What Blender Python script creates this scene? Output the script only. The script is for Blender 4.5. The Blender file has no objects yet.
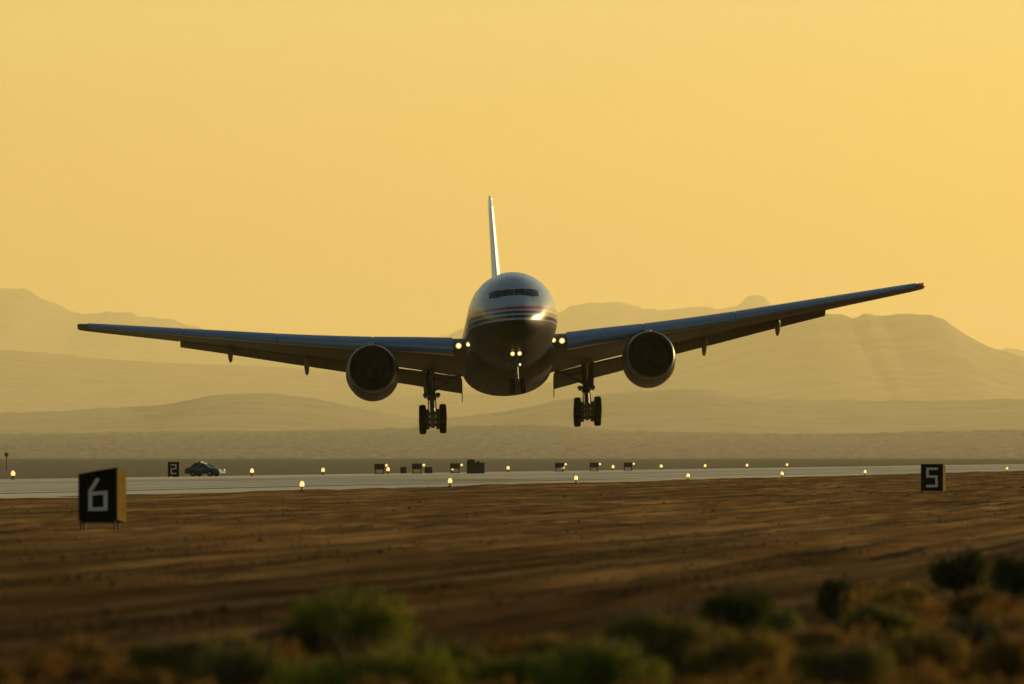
import bpy, math, random
from mathutils import Vector, Matrix, noise
R = math.radians
random.seed(7)
SC = bpy.context.scene
COL = SC.collection
SIN, COS, TAU = math.sin, math.cos, math.tau

# ---------------------------------------------------------------- camera
F = 1024 * 400 / 36.0            # focal length in pixels of a 400 mm lens
HOR = 456.0                      # row of the flat horizon
EYE = 1.67
cam = bpy.data.cameras.new('camera')
cam.lens = 400; cam.sensor_width = 36; cam.sensor_fit = 'HORIZONTAL'
cam.clip_start = 1.0; cam.clip_end = 250000
cam.dof.use_dof = True; cam.dof.focus_distance = 640; cam.dof.aperture_fstop = 4.2
camo = bpy.data.objects.new('camera', cam); COL.objects.link(camo)
camo.location = (0, 0, EYE)
camo.rotation_euler = (R(90) + math.atan((HOR - 342) / F), 0, 0)
SC.camera = camo

# ---------------------------------------------------------------- light
SUN_AZ, SUN_EL = 49.0, 7.0       # degrees right of the view direction, above the horizon
w = bpy.data.worlds.new('World'); SC.world = w; w.use_nodes = True
nt = w.node_tree
bg = nt.nodes['Background']
sky = nt.nodes.new('ShaderNodeTexSky'); sky.sky_type = 'NISHITA'; sky.sun_disc = False
sky.sun_elevation = R(SUN_EL); sky.sun_rotation = R(SUN_AZ)
sky.altitude = 0; sky.air_density = 1.3; sky.dust_density = 0.5; sky.ozone_density = 1.0
nt.links.new(sky.outputs[0], bg.inputs[0]); bg.inputs[1].default_value = 0.10
sun = bpy.data.lights.new('sun', 'SUN'); sun.energy = 3.7; sun.angle = R(0.5); sun.color = (1.0, 0.70, 0.32)
suno = bpy.data.objects.new('sun', sun); COL.objects.link(suno)
sd = Vector((SIN(R(SUN_AZ)) * COS(R(SUN_EL)), COS(R(SUN_AZ)) * COS(R(SUN_EL)), SIN(R(SUN_EL))))
suno.rotation_euler = sd.to_track_quat('Z', 'Y').to_euler()
suno.location = sd * 300
vs = SC.view_settings
SC.display_settings.display_device = 'sRGB'
vs.view_transform = 'Standard'; vs.look = 'None'; vs.gamma = 1; vs.exposure = 0.59; vs.use_curve_mapping = False
SC.render.engine = 'CYCLES'
SC.cycles.use_denoising = True
SC.cycles.max_bounces = 6
SC.cycles.volume_bounces = 0

# ---------------------------------------------------------------- helpers
def tag(o, label=None, cat=None, group=None, kind=None):
    if label: o['label'] = label
    if cat: o['category'] = cat
    if group: o['group'] = group
    if kind: o['kind'] = kind
    return o

def empty(name, loc=(0, 0, 0), rz=0):
    o = bpy.data.objects.new(name, None); COL.objects.link(o)
    o.location = loc; o.rotation_euler = (0, 0, rz); o.empty_display_size = 0.3
    return o

class MB:
    def __init__(s): s.v = []; s.f = []; s.mi = []
    def add(s, vs, fs, m=0):
        b = len(s.v); s.v += [tuple(p) for p in vs]
        for f in fs: s.f.append([i + b for i in f]); s.mi.append(m)
        return s
    def box(s, c, d, rot=None, m=0):
        hx, hy, hz = d[0] / 2, d[1] / 2, d[2] / 2
        p = [Vector((x, y, z)) for z in (-hz, hz) for y in (-hy, hy) for x in (-hx, hx)]
        if rot is not None: p = [rot @ q for q in p]
        c = Vector(c); p = [q + c for q in p]
        return s.add(p, [(0, 2, 3, 1), (4, 5, 7, 6), (0, 1, 5, 4), (2, 6, 7, 3), (0, 4, 6, 2), (1, 3, 7, 5)], m)
    def loft(s, rings, cap=True, closed=True, m=0):
        n = len(rings[0]); vs = [p for r in rings for p in r]; fs = []
        for i in range(len(rings) - 1):
            for j in range(n if closed else n - 1):
                k = (j + 1) % n
                fs.append((i * n + j, i * n + k, (i + 1) * n + k, (i + 1) * n + j))
        if cap:
            fs.append(tuple(range(n - 1, -1, -1))); b = (len(rings) - 1) * n; fs.append(tuple(range(b, b + n)))
        return s.add(vs, fs, m)
    def tube(s, p, q, r0, r1=None, n=12, m=0):
        p, q = Vector(p), Vector(q); r1 = r0 if r1 is None else r1
        d = (q - p).normalized(); a = d.orthogonal().normalized(); b = d.cross(a)
        return s.loft([[c + (a * COS(TAU * k / n) + b * SIN(TAU * k / n)) * r for k in range(n)] for c, r in ((p, r0), (q, r1))], m=m)
    def lathe(s, prof, axis='Y', c=(0, 0, 0), n=32, cap=False, m=0):
        rings = []
        for a, r in prof:
            ring = []
            for k in range(n):
                u, v = r * COS(TAU * k / n), r * SIN(TAU * k / n)
                p = {'Y': (u, a, v), 'X': (a, u, v), 'Z': (u, v, a)}[axis]
                ring.append(Vector(p) + Vector(c))
            rings.append(ring)
        return s.loft(rings, cap=cap, m=m)
    def build(s, name, mat, parent=None, loc=None, smooth=True, sharp=35):
        me = bpy.data.meshes.new(name); me.from_pydata(s.v, [], s.f)
        for mm in (mat if isinstance(mat, (list, tuple)) else [mat]): me.materials.append(mm)
        if any(s.mi): me.polygons.foreach_set('material_index', s.mi)
        import bmesh
        if len(s.f) < 107000:
            bm = bmesh.new(); bm.from_mesh(me); bmesh.ops.recalc_face_normals(bm, faces=bm.faces); bm.to_mesh(me); bm.free()
        if smooth:
            me.shade_smooth()
            if sharp: me.set_sharp_from_angle(angle=R(sharp))
        o = bpy.data.objects.new(name, me); COL.objects.link(o)
        if parent is not None: o.parent = parent
        if loc is not None: o.location = loc
        return o

def copy_tree(o, parent=None):
    c = o.copy(); COL.objects.link(c)
    if parent is not None: c.parent = parent
    for ch in list(o.children): copy_tree(ch, c)
    return c

def interp(tab, x, k=1):
    """linear table lookup of column k"""
    if x <= tab[0][0]: return tab[0][k]
    for a, b in zip(tab, tab[1:]):
        if x <= b[0]: return a[k] + (b[k] - a[k]) * (x - a[0]) / (b[0] - a[0])
    return tab[-1][k]

def spline(tab, x, k=1):
    """Catmull-Rom style lookup with monotone-safe tangents"""
    n = len(tab)
    if x <= tab[0][0]: return tab[0][k]
    if x >= tab[-1][0]: return tab[-1][k]
    i = next(j for j in range(n - 1) if x <= tab[j + 1][0])
    x0, x1 = tab[i][0], tab[i + 1][0]; y0, y1 = tab[i][k], tab[i + 1][k]; h = x1 - x0; d = (y1 - y0) / h
    def tan(j):
        if j == 0: return (tab[1][k] - tab[0][k]) / (tab[1][0] - tab[0][0])
        if j == n - 1: return (tab[-1][k] - tab[-2][k]) / (tab[-1][0] - tab[-2][0])
        a = (tab[j][k] - tab[j - 1][k]) / (tab[j][0] - tab[j - 1][0]); b = (tab[j + 1][k] - tab[j][k]) / (tab[j + 1][0] - tab[j][0])
        if a * b <= 0: return 0
        return 2 * a * b / (a + b)
    t = (x - x0) / h; m0, m1 = tan(i) * h, tan(i + 1) * h
    return (2*t**3-3*t*t+1)*y0 + (t**3-2*t*t+t)*m0 + (-2*t**3+3*t*t)*y1 + (t**3-t*t)*m1

def px_ground(px, py):
    """where a picture point meets the flat field"""
    D = F * EYE / (py - HOR)
    return (px - 512) / F * D, D
def px_at(px, py, D):
    return Vector(((px - 512) / F * D, D, EYE + (HOR - py) / F * D))

# ---------------------------------------------------------------- materials
def mat(name, color=(0.5, 0.5, 0.5), rough=0.5, metal=0.0, spec=0.5, noise_amt=0.0, noise_scale=5.0, emit=None, estr=0.0, coat=0.0, bump=0.0, bump_scale=40):
    m = bpy.data.materials.new(name); m.use_nodes = True
    n = m.node_tree.nodes; l = m.node_tree.links; b = n['Principled BSDF']
    b.inputs['Base Color'].default_value = (*color, 1); b.inputs['Roughness'].default_value = rough
    b.inputs['Metallic'].default_value = metal; b.inputs['Specular IOR Level'].default_value = spec
    b.inputs['Coat Weight'].default_value = coat; b.inputs['Coat Roughness'].default_value = 0.12
    if emit:
        b.inputs['Emission Color'].default_value = (*emit, 1); b.inputs['Emission Strength'].default_value = estr
    if noise_amt or bump:
        tc = n.new('ShaderNodeTexCoord'); tx = n.new('ShaderNodeTexNoise'); tx.inputs['Scale'].default_value = noise_scale
        tx.inputs['Detail'].default_value = 6; l.new(tc.outputs['Object'], tx.inputs['Vector'])
        if noise_amt:
            mr = n.new('ShaderNodeMapRange'); mr.inputs['From Min'].default_value = 0.3; mr.inputs['From Max'].default_value = 0.7
            mr.inputs['To Min'].default_value = 1 - noise_amt; mr.inputs['To Max'].default_value = 1 + noise_amt
            l.new(tx.outputs[0], mr.inputs['Value'])
            mx = n.new('ShaderNodeMix'); mx.data_type = 'RGBA'; mx.blend_type = 'MULTIPLY'; mx.inputs['Factor'].default_value = 1
            mx.inputs['A'].default_value = (*color, 1); l.new(mr.outputs[0], mx.inputs['B']); l.new(mx.outputs['Result'], b.inputs['Base Color'])
        if bump:
            t2 = n.new('ShaderNodeTexNoise'); t2.inputs['Scale'].default_value = bump_scale; t2.inputs['Detail'].default_value = 6
            l.new(tc.outputs['Object'], t2.inputs['Vector'])
            bp = n.new('ShaderNodeBump'); bp.inputs['Strength'].default_value = bump; bp.inputs['Distance'].default_value = 0.1
            l.new(t2.outputs[0], bp.inputs['Height']); l.new(bp.outputs[0], b.inputs['Normal'])
    return m

M = {}
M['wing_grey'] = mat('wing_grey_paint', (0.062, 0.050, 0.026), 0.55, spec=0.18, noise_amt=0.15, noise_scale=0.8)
M['slat'] = mat('slat_sky_tint', (0.050, 0.102, 0.17), 0.36, metal=0.15, noise_amt=0.08, noise_scale=1.2)  # blue of the reflected sky is put into the slat base colour
M['slat_lip'] = mat('slat_lower_lip', (0.26, 0.26, 0.24), 0.4, noise_amt=0.1, noise_scale=2)
M['bare'] = mat('polished_aluminium', (0.15, 0.155, 0.16), 0.42, metal=1.0, noise_amt=0.05, noise_scale=2)
M['fin_edge'] = mat('fin_edge_aluminium', (0.95, 0.92, 0.86), 0.68, metal=1.0, noise_amt=0.04, noise_scale=2)
M['navy'] = mat('navy_gloss_paint', (0.014, 0.011, 0.012), 0.45, spec=0.2, noise_amt=0.1, noise_scale=1)
M['white'] = mat('white_gloss_paint', (0.78, 0.78, 0.77), 0.22, coat=0.5, noise_amt=0.03, noise_scale=0.7)
M['fairing'] = mat('belly_grey_paint', (0.016, 0.014, 0.011), 0.6, spec=0.12, noise_amt=0.2, noise_scale=0.6)
M['glass'] = mat('cockpit_glass', (0.003, 0.003, 0.003), 0.15, spec=0.15)
M['fan'] = mat('titanium_fan', (0.008, 0.008, 0.008), 0.6, spec=0.05)
M['duct'] = mat('dark_inlet_lining', (0.004, 0.004, 0.004), 0.8, spec=0.05)
M['spinner'] = mat('spinner_black', (0.006, 0.006, 0.006), 0.6, spec=0.08)
M['hot'] = mat('exhaust_metal', (0.18, 0.15, 0.12), 0.4, metal=0.9)
M['gear'] = mat('gear_grey_paint', (0.035, 0.032, 0.028), 0.5, spec=0.3, noise_amt=0.3, noise_scale=3)
M['chrome'] = mat('oleo_chrome', (0.06, 0.055, 0.05), 0.45, metal=0.8)
M['tyre'] = mat('tyre_rubber', (0.003, 0.003, 0.003), 0.9, spec=0.05, noise_amt=0.2, noise_scale=6)
M['rim'] = mat('wheel_hub', (0.07, 0.07, 0.07), 0.4, metal=0.6)
M['lamp'] = mat('landing_lamp_lens', (0.9, 0.85, 0.7), 0.2, emit=(1.0, 0.56, 0.12), estr=0.75)
M['bulb'] = mat('landing_lamp_bulb', (0.9, 0.85, 0.7), 0.2, emit=(1.0, 0.76, 0.34), estr=2.0)
M['lamp_dim'] = mat('taxi_lamp_lens', (0.9, 0.85, 0.7), 0.2, emit=(1.0, 0.74, 0.34), estr=2.0)
M['red_lamp'] = mat('red_navigation_lens', (0.6, 0.05, 0.03), 0.2, emit=(1.0, 0.12, 0.05), estr=2.0)
M['edge_lamp'] = mat('runway_lamp_lens', (0.9, 0.7, 0.4), 0.2, emit=(1.0, 0.60, 0.15), estr=0.85)
M['far_lamp'] = mat('amber_marker_lens', (0.8, 0.6, 0.3), 0.3, emit=(1.0, 0.66, 0.26), estr=0.7)
M['dark_metal'] = mat('dark_painted_metal', (0.02, 0.018, 0.015), 0.6, spec=0.2, noise_amt=0.3, noise_scale=2)
M['brown_metal'] = mat('rusty_brown_metal', (0.035, 0.022, 0.014), 0.7, spec=0.2, noise_amt=0.3, noise_scale=2)
M['sign_black'] = mat('sign_black_face', (0.0015, 0.0015, 0.003), 0.8, spec=0.04, noise_amt=0.3, noise_scale=3)
M['sign_white'] = mat('sign_number_white', (0.40, 0.385, 0.35), 0.7, spec=0.2, noise_amt=0.12, noise_scale=7)
M['sign_side'] = mat('sign_yellow_side', (0.115, 0.075, 0.008), 0.9, spec=0.02, noise_amt=0.15, noise_scale=4)
M['post'] = mat('galvanised_post', (0.022, 0.02, 0.018), 0.7, spec=0.2)

# fuselage livery: white crown, red and white cheat lines, navy below
m = bpy.data.materials.new('fuselage_livery'); m.use_nodes = True
n = m.node_tree.nodes; l = m.node_tree.links; b = n['Principled BSDF']
tc = n.new('ShaderNodeTexCoord'); sx = n.new('ShaderNodeSeparateXYZ'); l.new(tc.outputs['Object'], sx.inputs[0])
my = n.new('ShaderNodeMath'); my.operation = 'MULTIPLY_ADD'; my.inputs[1].default_value = -0.020
l.new(sx.outputs['Y'], my.inputs[0]); l.new(sx.outputs['Z'], my.inputs[2])
mr = n.new('ShaderNodeMapRange'); mr.inputs['From Min'].default_value = -3.0; mr.inputs['From Max'].default_value = 3.0
l.new(my.outputs[0], mr.inputs['Value'])
cr = n.new('ShaderNodeValToRGB'); cr.color_ramp.interpolation = 'CONSTANT'
NAVY, WHT, RED = (0.007, 0.0065, 0.007, 1), (0.20, 0.25, 0.285, 1), (0.20, 0.012, 0.016, 1)
bands = [(-3.0, NAVY), (-0.80, WHT), (-0.70, NAVY), (-0.49, WHT), (-0.37, NAVY), (-0.17, WHT), (-0.06, RED), (0.16, WHT)]
els = cr.color_ramp.elements
while len(els) > 1: els.remove(els[-1])
for i, (z, c) in enumerate(bands):
    e = els[0] if i == 0 else els.new((z + 3) / 6)
    e.position = (z + 3) / 6; e.color = c
l.new(mr.outputs[0], cr.inputs[0])
tn = n.new('ShaderNodeTexNoise'); tn.inputs['Scale'].default_value = 0.9; tn.inputs['Detail'].default_value = 5
mpn = n.new('ShaderNodeMapping'); mpn.inputs['Scale'].default_value = (1.5, 0.25, 1.5)
l.new(tc.outputs['Object'], mpn.inputs[0]); l.new(mpn.outputs[0], tn.inputs['Vector'])
rr = n.new('ShaderNodeMapRange'); rr.inputs['To Min'].default_value = 0.16; rr.inputs['To Max'].default_value = 0.34
l.new(tn.outputs[0], rr.inputs['Value']); mx = n.new('ShaderNodeMix'); mx.data_type = 'RGBA'; mx.blend_type = 'MULTIPLY'; mx.inputs['Factor'].default_value = 0.35
l.new(cr.outputs[0], mx.inputs['A']); l.new(tn.outputs[0], mx.inputs['B']); l.new(mx.outputs['Result'], b.inputs['Base Color'])
gt = n.new('ShaderNodeMapRange'); gt.inputs['From Min'].default_value = -0.85; gt.inputs['From Max'].default_value = -0.75
gt.inputs['To Min'].default_value = 0.09; gt.inputs['To Max'].default_value = 0.30
l.new(my.outputs[0], gt.inputs['Value']); l.new(gt.outputs[0], b.inputs['Specular IOR Level'])
gt2 = n.new('ShaderNodeMapRange'); gt2.inputs['From Min'].default_value = -0.85; gt2.inputs['From Max'].default_value = -0.75
gt2.inputs['To Min'].default_value = 0.28; gt2.inputs['To Max'].default_value = 0.0
l.new(my.outputs[0], gt2.inputs['Value'])
ra = n.new('ShaderNodeMath'); ra.operation = 'ADD'; l.new(rr.outputs[0], ra.inputs[0]); l.new(gt2.outputs[0], ra.inputs[1]); l.new(ra.outputs[0], b.inputs['Roughness'])
M['livery'] = m

# ---------------------------------------------------------------- ground
RA = R(5.3)                       # runway heading right of the view axis
CA, SA = COS(RA), SIN(RA)
def uv2xy(u, v):                  # u along the runway, v to the right of its near edge
    return (u * SA + v * CA, 633 + u * CA - v * SA)
def xy2uv(x, y):
    return (x * SA + (y - 633) * CA, x * CA - (y - 633) * SA)
RW = 47.8                         # runway width

def fbm(x, y, seed=0.0, o=4, g=0.5):
    a, s, t = 1.0, 0.0, 1.0
    for i in range(o):
        s += a * noise.noise((x * t + seed, y * t - seed * 0.7, seed + i * 3.1)); a *= g; t *= 2.03
    return s

def field_h(u, v):
    """graded dirt: windrows and tyre furrows roughly along the runway"""
    if v < 0.5:                   # dust drifting over the shoulder
        if v < -5: return 0.0
        return max(0.0, 0.10 * fbm(u / 24, v / 2.5, 41.0, 3) + 0.055 + 0.030 * v)
    fade = min(1.0, (v - 0.5) / 3.0)
    wob = 1.6 * fbm(u / 70, v / 60, 3.3, 2)
    vv = v + wob
    h = 0.04 * fbm(vv / 3.2, u / 160, 1.0, 2) + 0.05 * fbm(vv / 1.25, u / 120, 5.0, 2) + 0.045 * fbm(vv / 0.62, u / 70, 9.0, 2) + 0.035 * fbm(v / 0.45, u / 3.0, 19.0, 2)
    # wheel ruts left by the grader
    for k, ph in ((5.2, 0.0), (7.4, 0.0), (13.1, 1.7), (15.3, 1.7), (20.5, 3.1), (24.6, 4.4), (26.8, 4.4), (31.0, 0.9), (38.2, 2.2), (40.4, 2.2), (17.6, 5.0), (28.9, 3.6), (34.2, 1.2), (44.5, 0.4), (46.6, 0.4)):
        d = (v + 0.9 * SIN(u / 61 + ph) + 0.3 * SIN(u / 17 + 2 * ph) - k) / 0.33
        if abs(d) < 5: h += (0.7 + 0.6 * fbm(u / 45, k, 51.0, 2)) * (-0.12 * math.exp(-d * d) + 0.085 * math.exp(-((abs(d) - 1.9) ** 2)))
    h += 0.025 * fbm(u / 26, v / 16, 12.0, 3)
    # tracks that swing across the grain
    c = v + 9 * SIN((u + 560) / 75.0) + 2 * SIN(u / 23)
    for k in (22, 25.2, 34, 37.5):
        d = (c - k) / 0.42
        h += -0.07 * math.exp(-d * d) + 0.05 * math.exp(-((abs(d) - 2.0) ** 2))
    berm = math.exp(-((v - 2.6) / 2.4) ** 2) * (0.07 + 0.10 * fbm(u / 22, v / 3, 21.0, 3))
    return fade * (0.8 * h) + max(0, berm)

vs_ = [-107000, -9000, -4000, -1800, -800, -400, -200, -120, -80, -RW - 4, -RW, -20, -7] + [-6 + 0.4 * i for i in range(17)]
v = 0.6
while v < 62: vs_.append(v); v += 0.15
while v < 130: vs_.append(v); v += 0.8
vs_ += [140, 170, 230, 400, 800, 2000, 5000, 107000]
us_ = [-107000, -9000, -4000, -1800, -1100, -800, -700, -640]
u = -620.0
while u < 700: us_.append(u); u += 0.9 if u < -430 else (1.5 if u < -250 else 3.0)
us_ += [720, 800, 1000, 1400, 2000, 3000, 5000, 9000, 107000]
g = MB(); nv = len(vs_)
verts = []
for u in us_:
    for v in vs_:
        x, y = uv2xy(u, v)
        z = field_h(u, v) if (-620 <= u < 690 and -5.1 < v < 128) else 0.0
        verts.append((x, y, z))
fcs = [(i * nv + j, i * nv + j + 1, (i + 1) * nv + j + 1, (i + 1) * nv + j) for i in range(len(us_) - 1) for j in range(nv - 1)]
g.v = verts; g.f = fcs; g.mi = [0] * len(fcs)

m = bpy.data.materials.new('desert_dirt'); m.use_nodes = True
n = m.node_tree.nodes; l = m.node_tree.links; b = n['Principled BSDF']
b.inputs['Roughness'].default_value = 0.95; b.inputs['Specular IOR Level'].default_value = 0.0
tc = n.new('ShaderNodeTexCoord')
mp = n.new('ShaderNodeMapping'); mp.inputs['Rotation'].default_value = (0, 0, RA); l.new(tc.outputs['Object'], mp.inputs[0])
st = n.new('ShaderNodeMapping'); st.inputs['Scale'].default_value = (1.7, 0.014, 1); l.new(mp.outputs[0], st.inputs[0])
n1 = n.new('ShaderNodeTexNoise'); n1.inputs['Scale'].default_value = 1; n1.inputs['Detail'].default_value = 7; n1.inputs['Roughness'].default_value = 0.6
l.new(st.outputs[0], n1.inputs['Vector'])
n2 = n.new('ShaderNodeTexNoise'); n2.inputs['Scale'].default_value = 0.06; n2.inputs['Detail'].default_value = 8; n2.inputs['Roughness'].default_value = 0.65
l.new(tc.outputs['Object'], n2.inputs['Vector'])
ad = n.new('ShaderNodeMix'); ad.data_type = 'FLOAT'; ad.inputs['Factor'].default_value = 0.30
l.new(n1.outputs[0], ad.inputs['A']); l.new(n2.outputs[0], ad.inputs['B'])
cr = n.new('ShaderNodeValToRGB'); els = cr.color_ramp.elements
els[0].position = 0.36; els[0].color = (0.050, 0.028, 0.011, 1); els[1].position = 0.64; els[1].color = (0.275, 0.163, 0.062, 1)
e = els.new(0.5); e.color = (0.140, 0.080, 0.028, 1)
l.new(ad.outputs[0], cr.inputs[0])
# pale alkali flat beyond the runway
sx = n.new('ShaderNodeSeparateXYZ'); l.new(mp.outputs[0], sx.inputs[0])
V0 = -633 * SA
fl = n.new('ShaderNodeMapRange'); fl.inputs['From Min'].default_value = V0 - RW - 2; fl.inputs['From Max'].default_value = V0 - RW - 14
l.new(sx.outputs['X'], fl.inputs['Value'])
cf = n.new('ShaderNodeValToRGB'); ef = cf.color_ramp.elements
ef[0].position = 0.38; ef[0].color = (0.16, 0.13, 0.075, 1); ef[1].position = 0.66; ef[1].color = (0.34, 0.27, 0.16, 1)
l.new(ad.outputs[0], cf.inputs[0])
# soil tone darker toward the camera, with a noisy boundary
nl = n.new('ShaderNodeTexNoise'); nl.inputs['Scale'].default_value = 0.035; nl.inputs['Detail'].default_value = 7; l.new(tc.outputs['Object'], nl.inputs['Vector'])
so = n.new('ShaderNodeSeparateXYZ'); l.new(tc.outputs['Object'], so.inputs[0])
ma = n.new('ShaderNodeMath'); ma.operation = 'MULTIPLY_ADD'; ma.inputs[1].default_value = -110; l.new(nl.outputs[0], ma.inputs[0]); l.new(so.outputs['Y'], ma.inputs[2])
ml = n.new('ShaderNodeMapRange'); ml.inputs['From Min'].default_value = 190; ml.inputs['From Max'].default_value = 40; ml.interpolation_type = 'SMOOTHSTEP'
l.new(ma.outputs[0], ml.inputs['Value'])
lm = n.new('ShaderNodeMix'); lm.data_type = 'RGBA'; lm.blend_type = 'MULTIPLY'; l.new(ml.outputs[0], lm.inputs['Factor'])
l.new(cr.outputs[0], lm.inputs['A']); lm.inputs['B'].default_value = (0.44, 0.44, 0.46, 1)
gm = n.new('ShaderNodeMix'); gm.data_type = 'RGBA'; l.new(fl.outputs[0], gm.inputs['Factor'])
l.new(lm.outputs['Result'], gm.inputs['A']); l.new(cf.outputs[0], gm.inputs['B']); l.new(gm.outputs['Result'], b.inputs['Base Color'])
n3 = n.new('ShaderNodeTexNoise'); n3.inputs['Scale'].default_value = 2.2; n3.inputs['Detail'].default_value = 8; n3.inputs['Roughness'].default_value = 0.7
l.new(tc.outputs['Object'], n3.inputs['Vector'])
bp = n.new('ShaderNodeBump'); bp.inputs['Strength'].default_value = 0.8; bp.inputs['Distance'].default_value = 0.12
l.new(n3.outputs[0], bp.inputs['Height']); l.new(bp.outputs[0], b.inputs['Normal'])
M['dirt'] = m
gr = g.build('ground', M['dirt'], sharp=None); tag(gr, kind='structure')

def strip(name, material, v0, v1, z, u0=-900, u1=6000, n_=40):
    s = MB(); vs = []; k = 60
    for i in range(k + 1):
        u = u0 + (u1 - u0) * (i / k) ** 1.6
        for v in (v0, v1): vs.append((*uv2xy(u, v), z))
    s.add(vs, [(2 * i, 2 * i + 1, 2 * i + 3, 2 * i + 2) for i in range(k)])
    o = s.build(name, material, smooth=False); tag(o, kind='structure'); return o

def pavement(name, c0, c1, rough):
    m = bpy.data.materials.new(name); m.use_nodes = True
    n = m.node_tree.nodes; l = m.node_tree.links; b = n['Principled BSDF']
    tc = n.new('ShaderNodeTexCoord'); mp = n.new('ShaderNodeMapping'); mp.inputs['Rotation'].default_value = (0, 0, RA)
    st = n.new('ShaderNodeMapping'); st.inputs['Scale'].default_value = (0.16, 0.004, 1)
    l.new(tc.outputs['Object'], mp.inputs[0]); l.new(mp.outputs[0], st.inputs[0])
    t = n.new('ShaderNodeTexNoise'); t.inputs['Scale'].default_value = 1; t.inputs['Detail'].default_value = 6
    l.new(st.outputs[0], t.inputs['Vector'])
    cr = n.new('ShaderNodeValToRGB'); e = cr.color_ramp.elements
    e[0].position = 0.35; e[0].color = (*c0, 1); e[1].position = 0.65; e[1].color = (*c1, 1)
    l.new(t.outputs[0], cr.inputs[0]); l.new(cr.outputs[0], b.inputs['Base Color'])
    b.inputs['Specular IOR Level'].default_value = 0.09
    mr = n.new('ShaderNodeMapRange'); mr.inputs['To Min'].default_value = rough - 0.12; mr.inputs['To Max'].default_value = rough + 0.16
    l.new(t.outputs[0], mr.inputs['Value']); l.new(mr.outputs[0], b.inputs['Roughness'])
    return m
M['runway'] = pavement('runway_concrete', (0.13, 0.085, 0.026), (0.46, 0.315, 0.10), 0.42)
M['shoulder'] = pavement('runway_shoulder', (0.34, 0.24, 0.08), (0.62, 0.45, 0.17), 0.45)
M['paint'] = pavement('runway_white_paint', (0.6, 0.58, 0.52), (0.75, 0.73, 0.68), 0.5)
strip('runway_shoulder', M['shoulder'], -RW - 5.5, 0.3, 0.02)
strip('runway', M['runway'], -RW + 7.0, -9.5, 0.04)
strip('runway_edge_stripe', M['paint'], -11.2, -10.3, 0.05)
strip('runway_edge_stripe', M['paint'], -RW + 7.8, -RW + 8.7, 0.05)
s = MB()
for i in range(60):               # centre-line dashes
    u = -700 + i * 61
    p = [(*uv2xy(u + a, -RW / 2 + c), 0.05) for a, c in ((0, -0.45), (0, 0.45), (36, 0.45), (36, -0.45))]
    s.add(p, [(0, 1, 2, 3)])
tag(s.build('runway_centre_line', M['paint'], smooth=False), kind='structure')

# ---------------------------------------------------------------- far terrain
def rock(name, c0, c1, scale, stretch=None):
    m = bpy.data.materials.new(name); m.use_nodes = True
    n = m.node_tree.nodes; l = m.node_tree.links; b = n['Principled BSDF']; b.inputs['Roughness'].default_value = 0.95
    b.inputs['Specular IOR Level'].default_value = 0.1
    tc = n.new('ShaderNodeTexCoord'); t = n.new('ShaderNodeTexNoise'); t.inputs['Scale'].default_value = scale; t.inputs['Detail'].default_value = 10
    t.inputs['Roughness'].default_value = 0.62
    mp = n.new('ShaderNodeMapping'); mp.inputs['Scale'].default_value = stretch or (1, 1, 1)
    l.new(tc.outputs['Object'], mp.inputs[0]); l.new(mp.outputs[0], t.inputs['Vector'])
    cr = n.new('ShaderNodeValToRGB'); e = cr.color_ramp.elements
    e[0].position = 0.40; e[0].color = (*c0, 1); e[1].position = 0.60; e[1].color = (*c1, 1)
    l.new(t.outputs[0], cr.inputs[0]); l.new(cr.outputs[0], b.inputs['Base Color'])
    return m
M['rock'] = rock('mountain_rock', (0.07, 0.055, 0.045), (0.20, 0.16, 0.12), 0.004)
M['scrubland'] = rock('scrub_slope', (0.05, 0.045, 0.022), (0.38, 0.30, 0.17), 1.0, (0.14, 0.030, 0.06))

def ridge(name, prof, D, depth_f, depth_b, rough, seed, material, px0=-160, px1=1190, step=3.0, rows=26, exp=1.3, foot=-1.0):
    """a range: skyline given as picture rows at its real distance, with slopes and spurs before and behind it"""
    s = MB(); k = D / F; vs = []
    pxs = [px0 - 14 * i for i in range(100, 0, -1)] + [px0 + step * i for i in range(int((px1 - px0) / step) + 1)] + [px1 + 14 * i for i in range(1, 100)]
    cols = len(pxs)
    back = 8
    for i in range(rows + back + 1):
        if i <= rows: t = i / rows; y = D - depth_f * (1 - t); sh = t ** exp
        else: t = 1 - (i - rows) / back; y = D + depth_b * (1 - t); sh = t
        for j in range(cols):
            px = pxs[j]; x = (px - 512) * k
            out = min(1, max(0, px0 - px, px - px1) / 200)
            zr = EYE + (HOR - spline(prof, px)) * k * (1 + out * 0.5 * fbm(px / 190, seed, seed, 4))
            nz = fbm(x / (depth_f * 0.35), y / (depth_f * 0.5), seed, 5)
            spur = 1 - abs(fbm(x / (depth_f * 0.22) + 0.4 * nz, y / (depth_f * 0.9), seed + 5, 3))
            env = sh * (1 - sh) * 4
            z = foot + (zr - foot) * max(0, sh * (1 + 0.0 * nz) - env * 0.05 * rough * (1 - spur) + env * 0.012 * rough * nz)
            z += rough * k * fbm(x / (k * 14), y / (k * 60), seed + 9, 3) * sh ** 2
            vs.append((x, y, z))
    s.v = vs
    s.f = [(i * cols + j, i * cols + j + 1, (i + 1) * cols + j + 1, (i + 1) * cols + j) for i in range(rows + back) for j in range(cols - 1)]
    s.mi = [0] * len(s.f)
    o = s.build(name, material, sharp=None); tag(o, kind='structure'); return o

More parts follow.
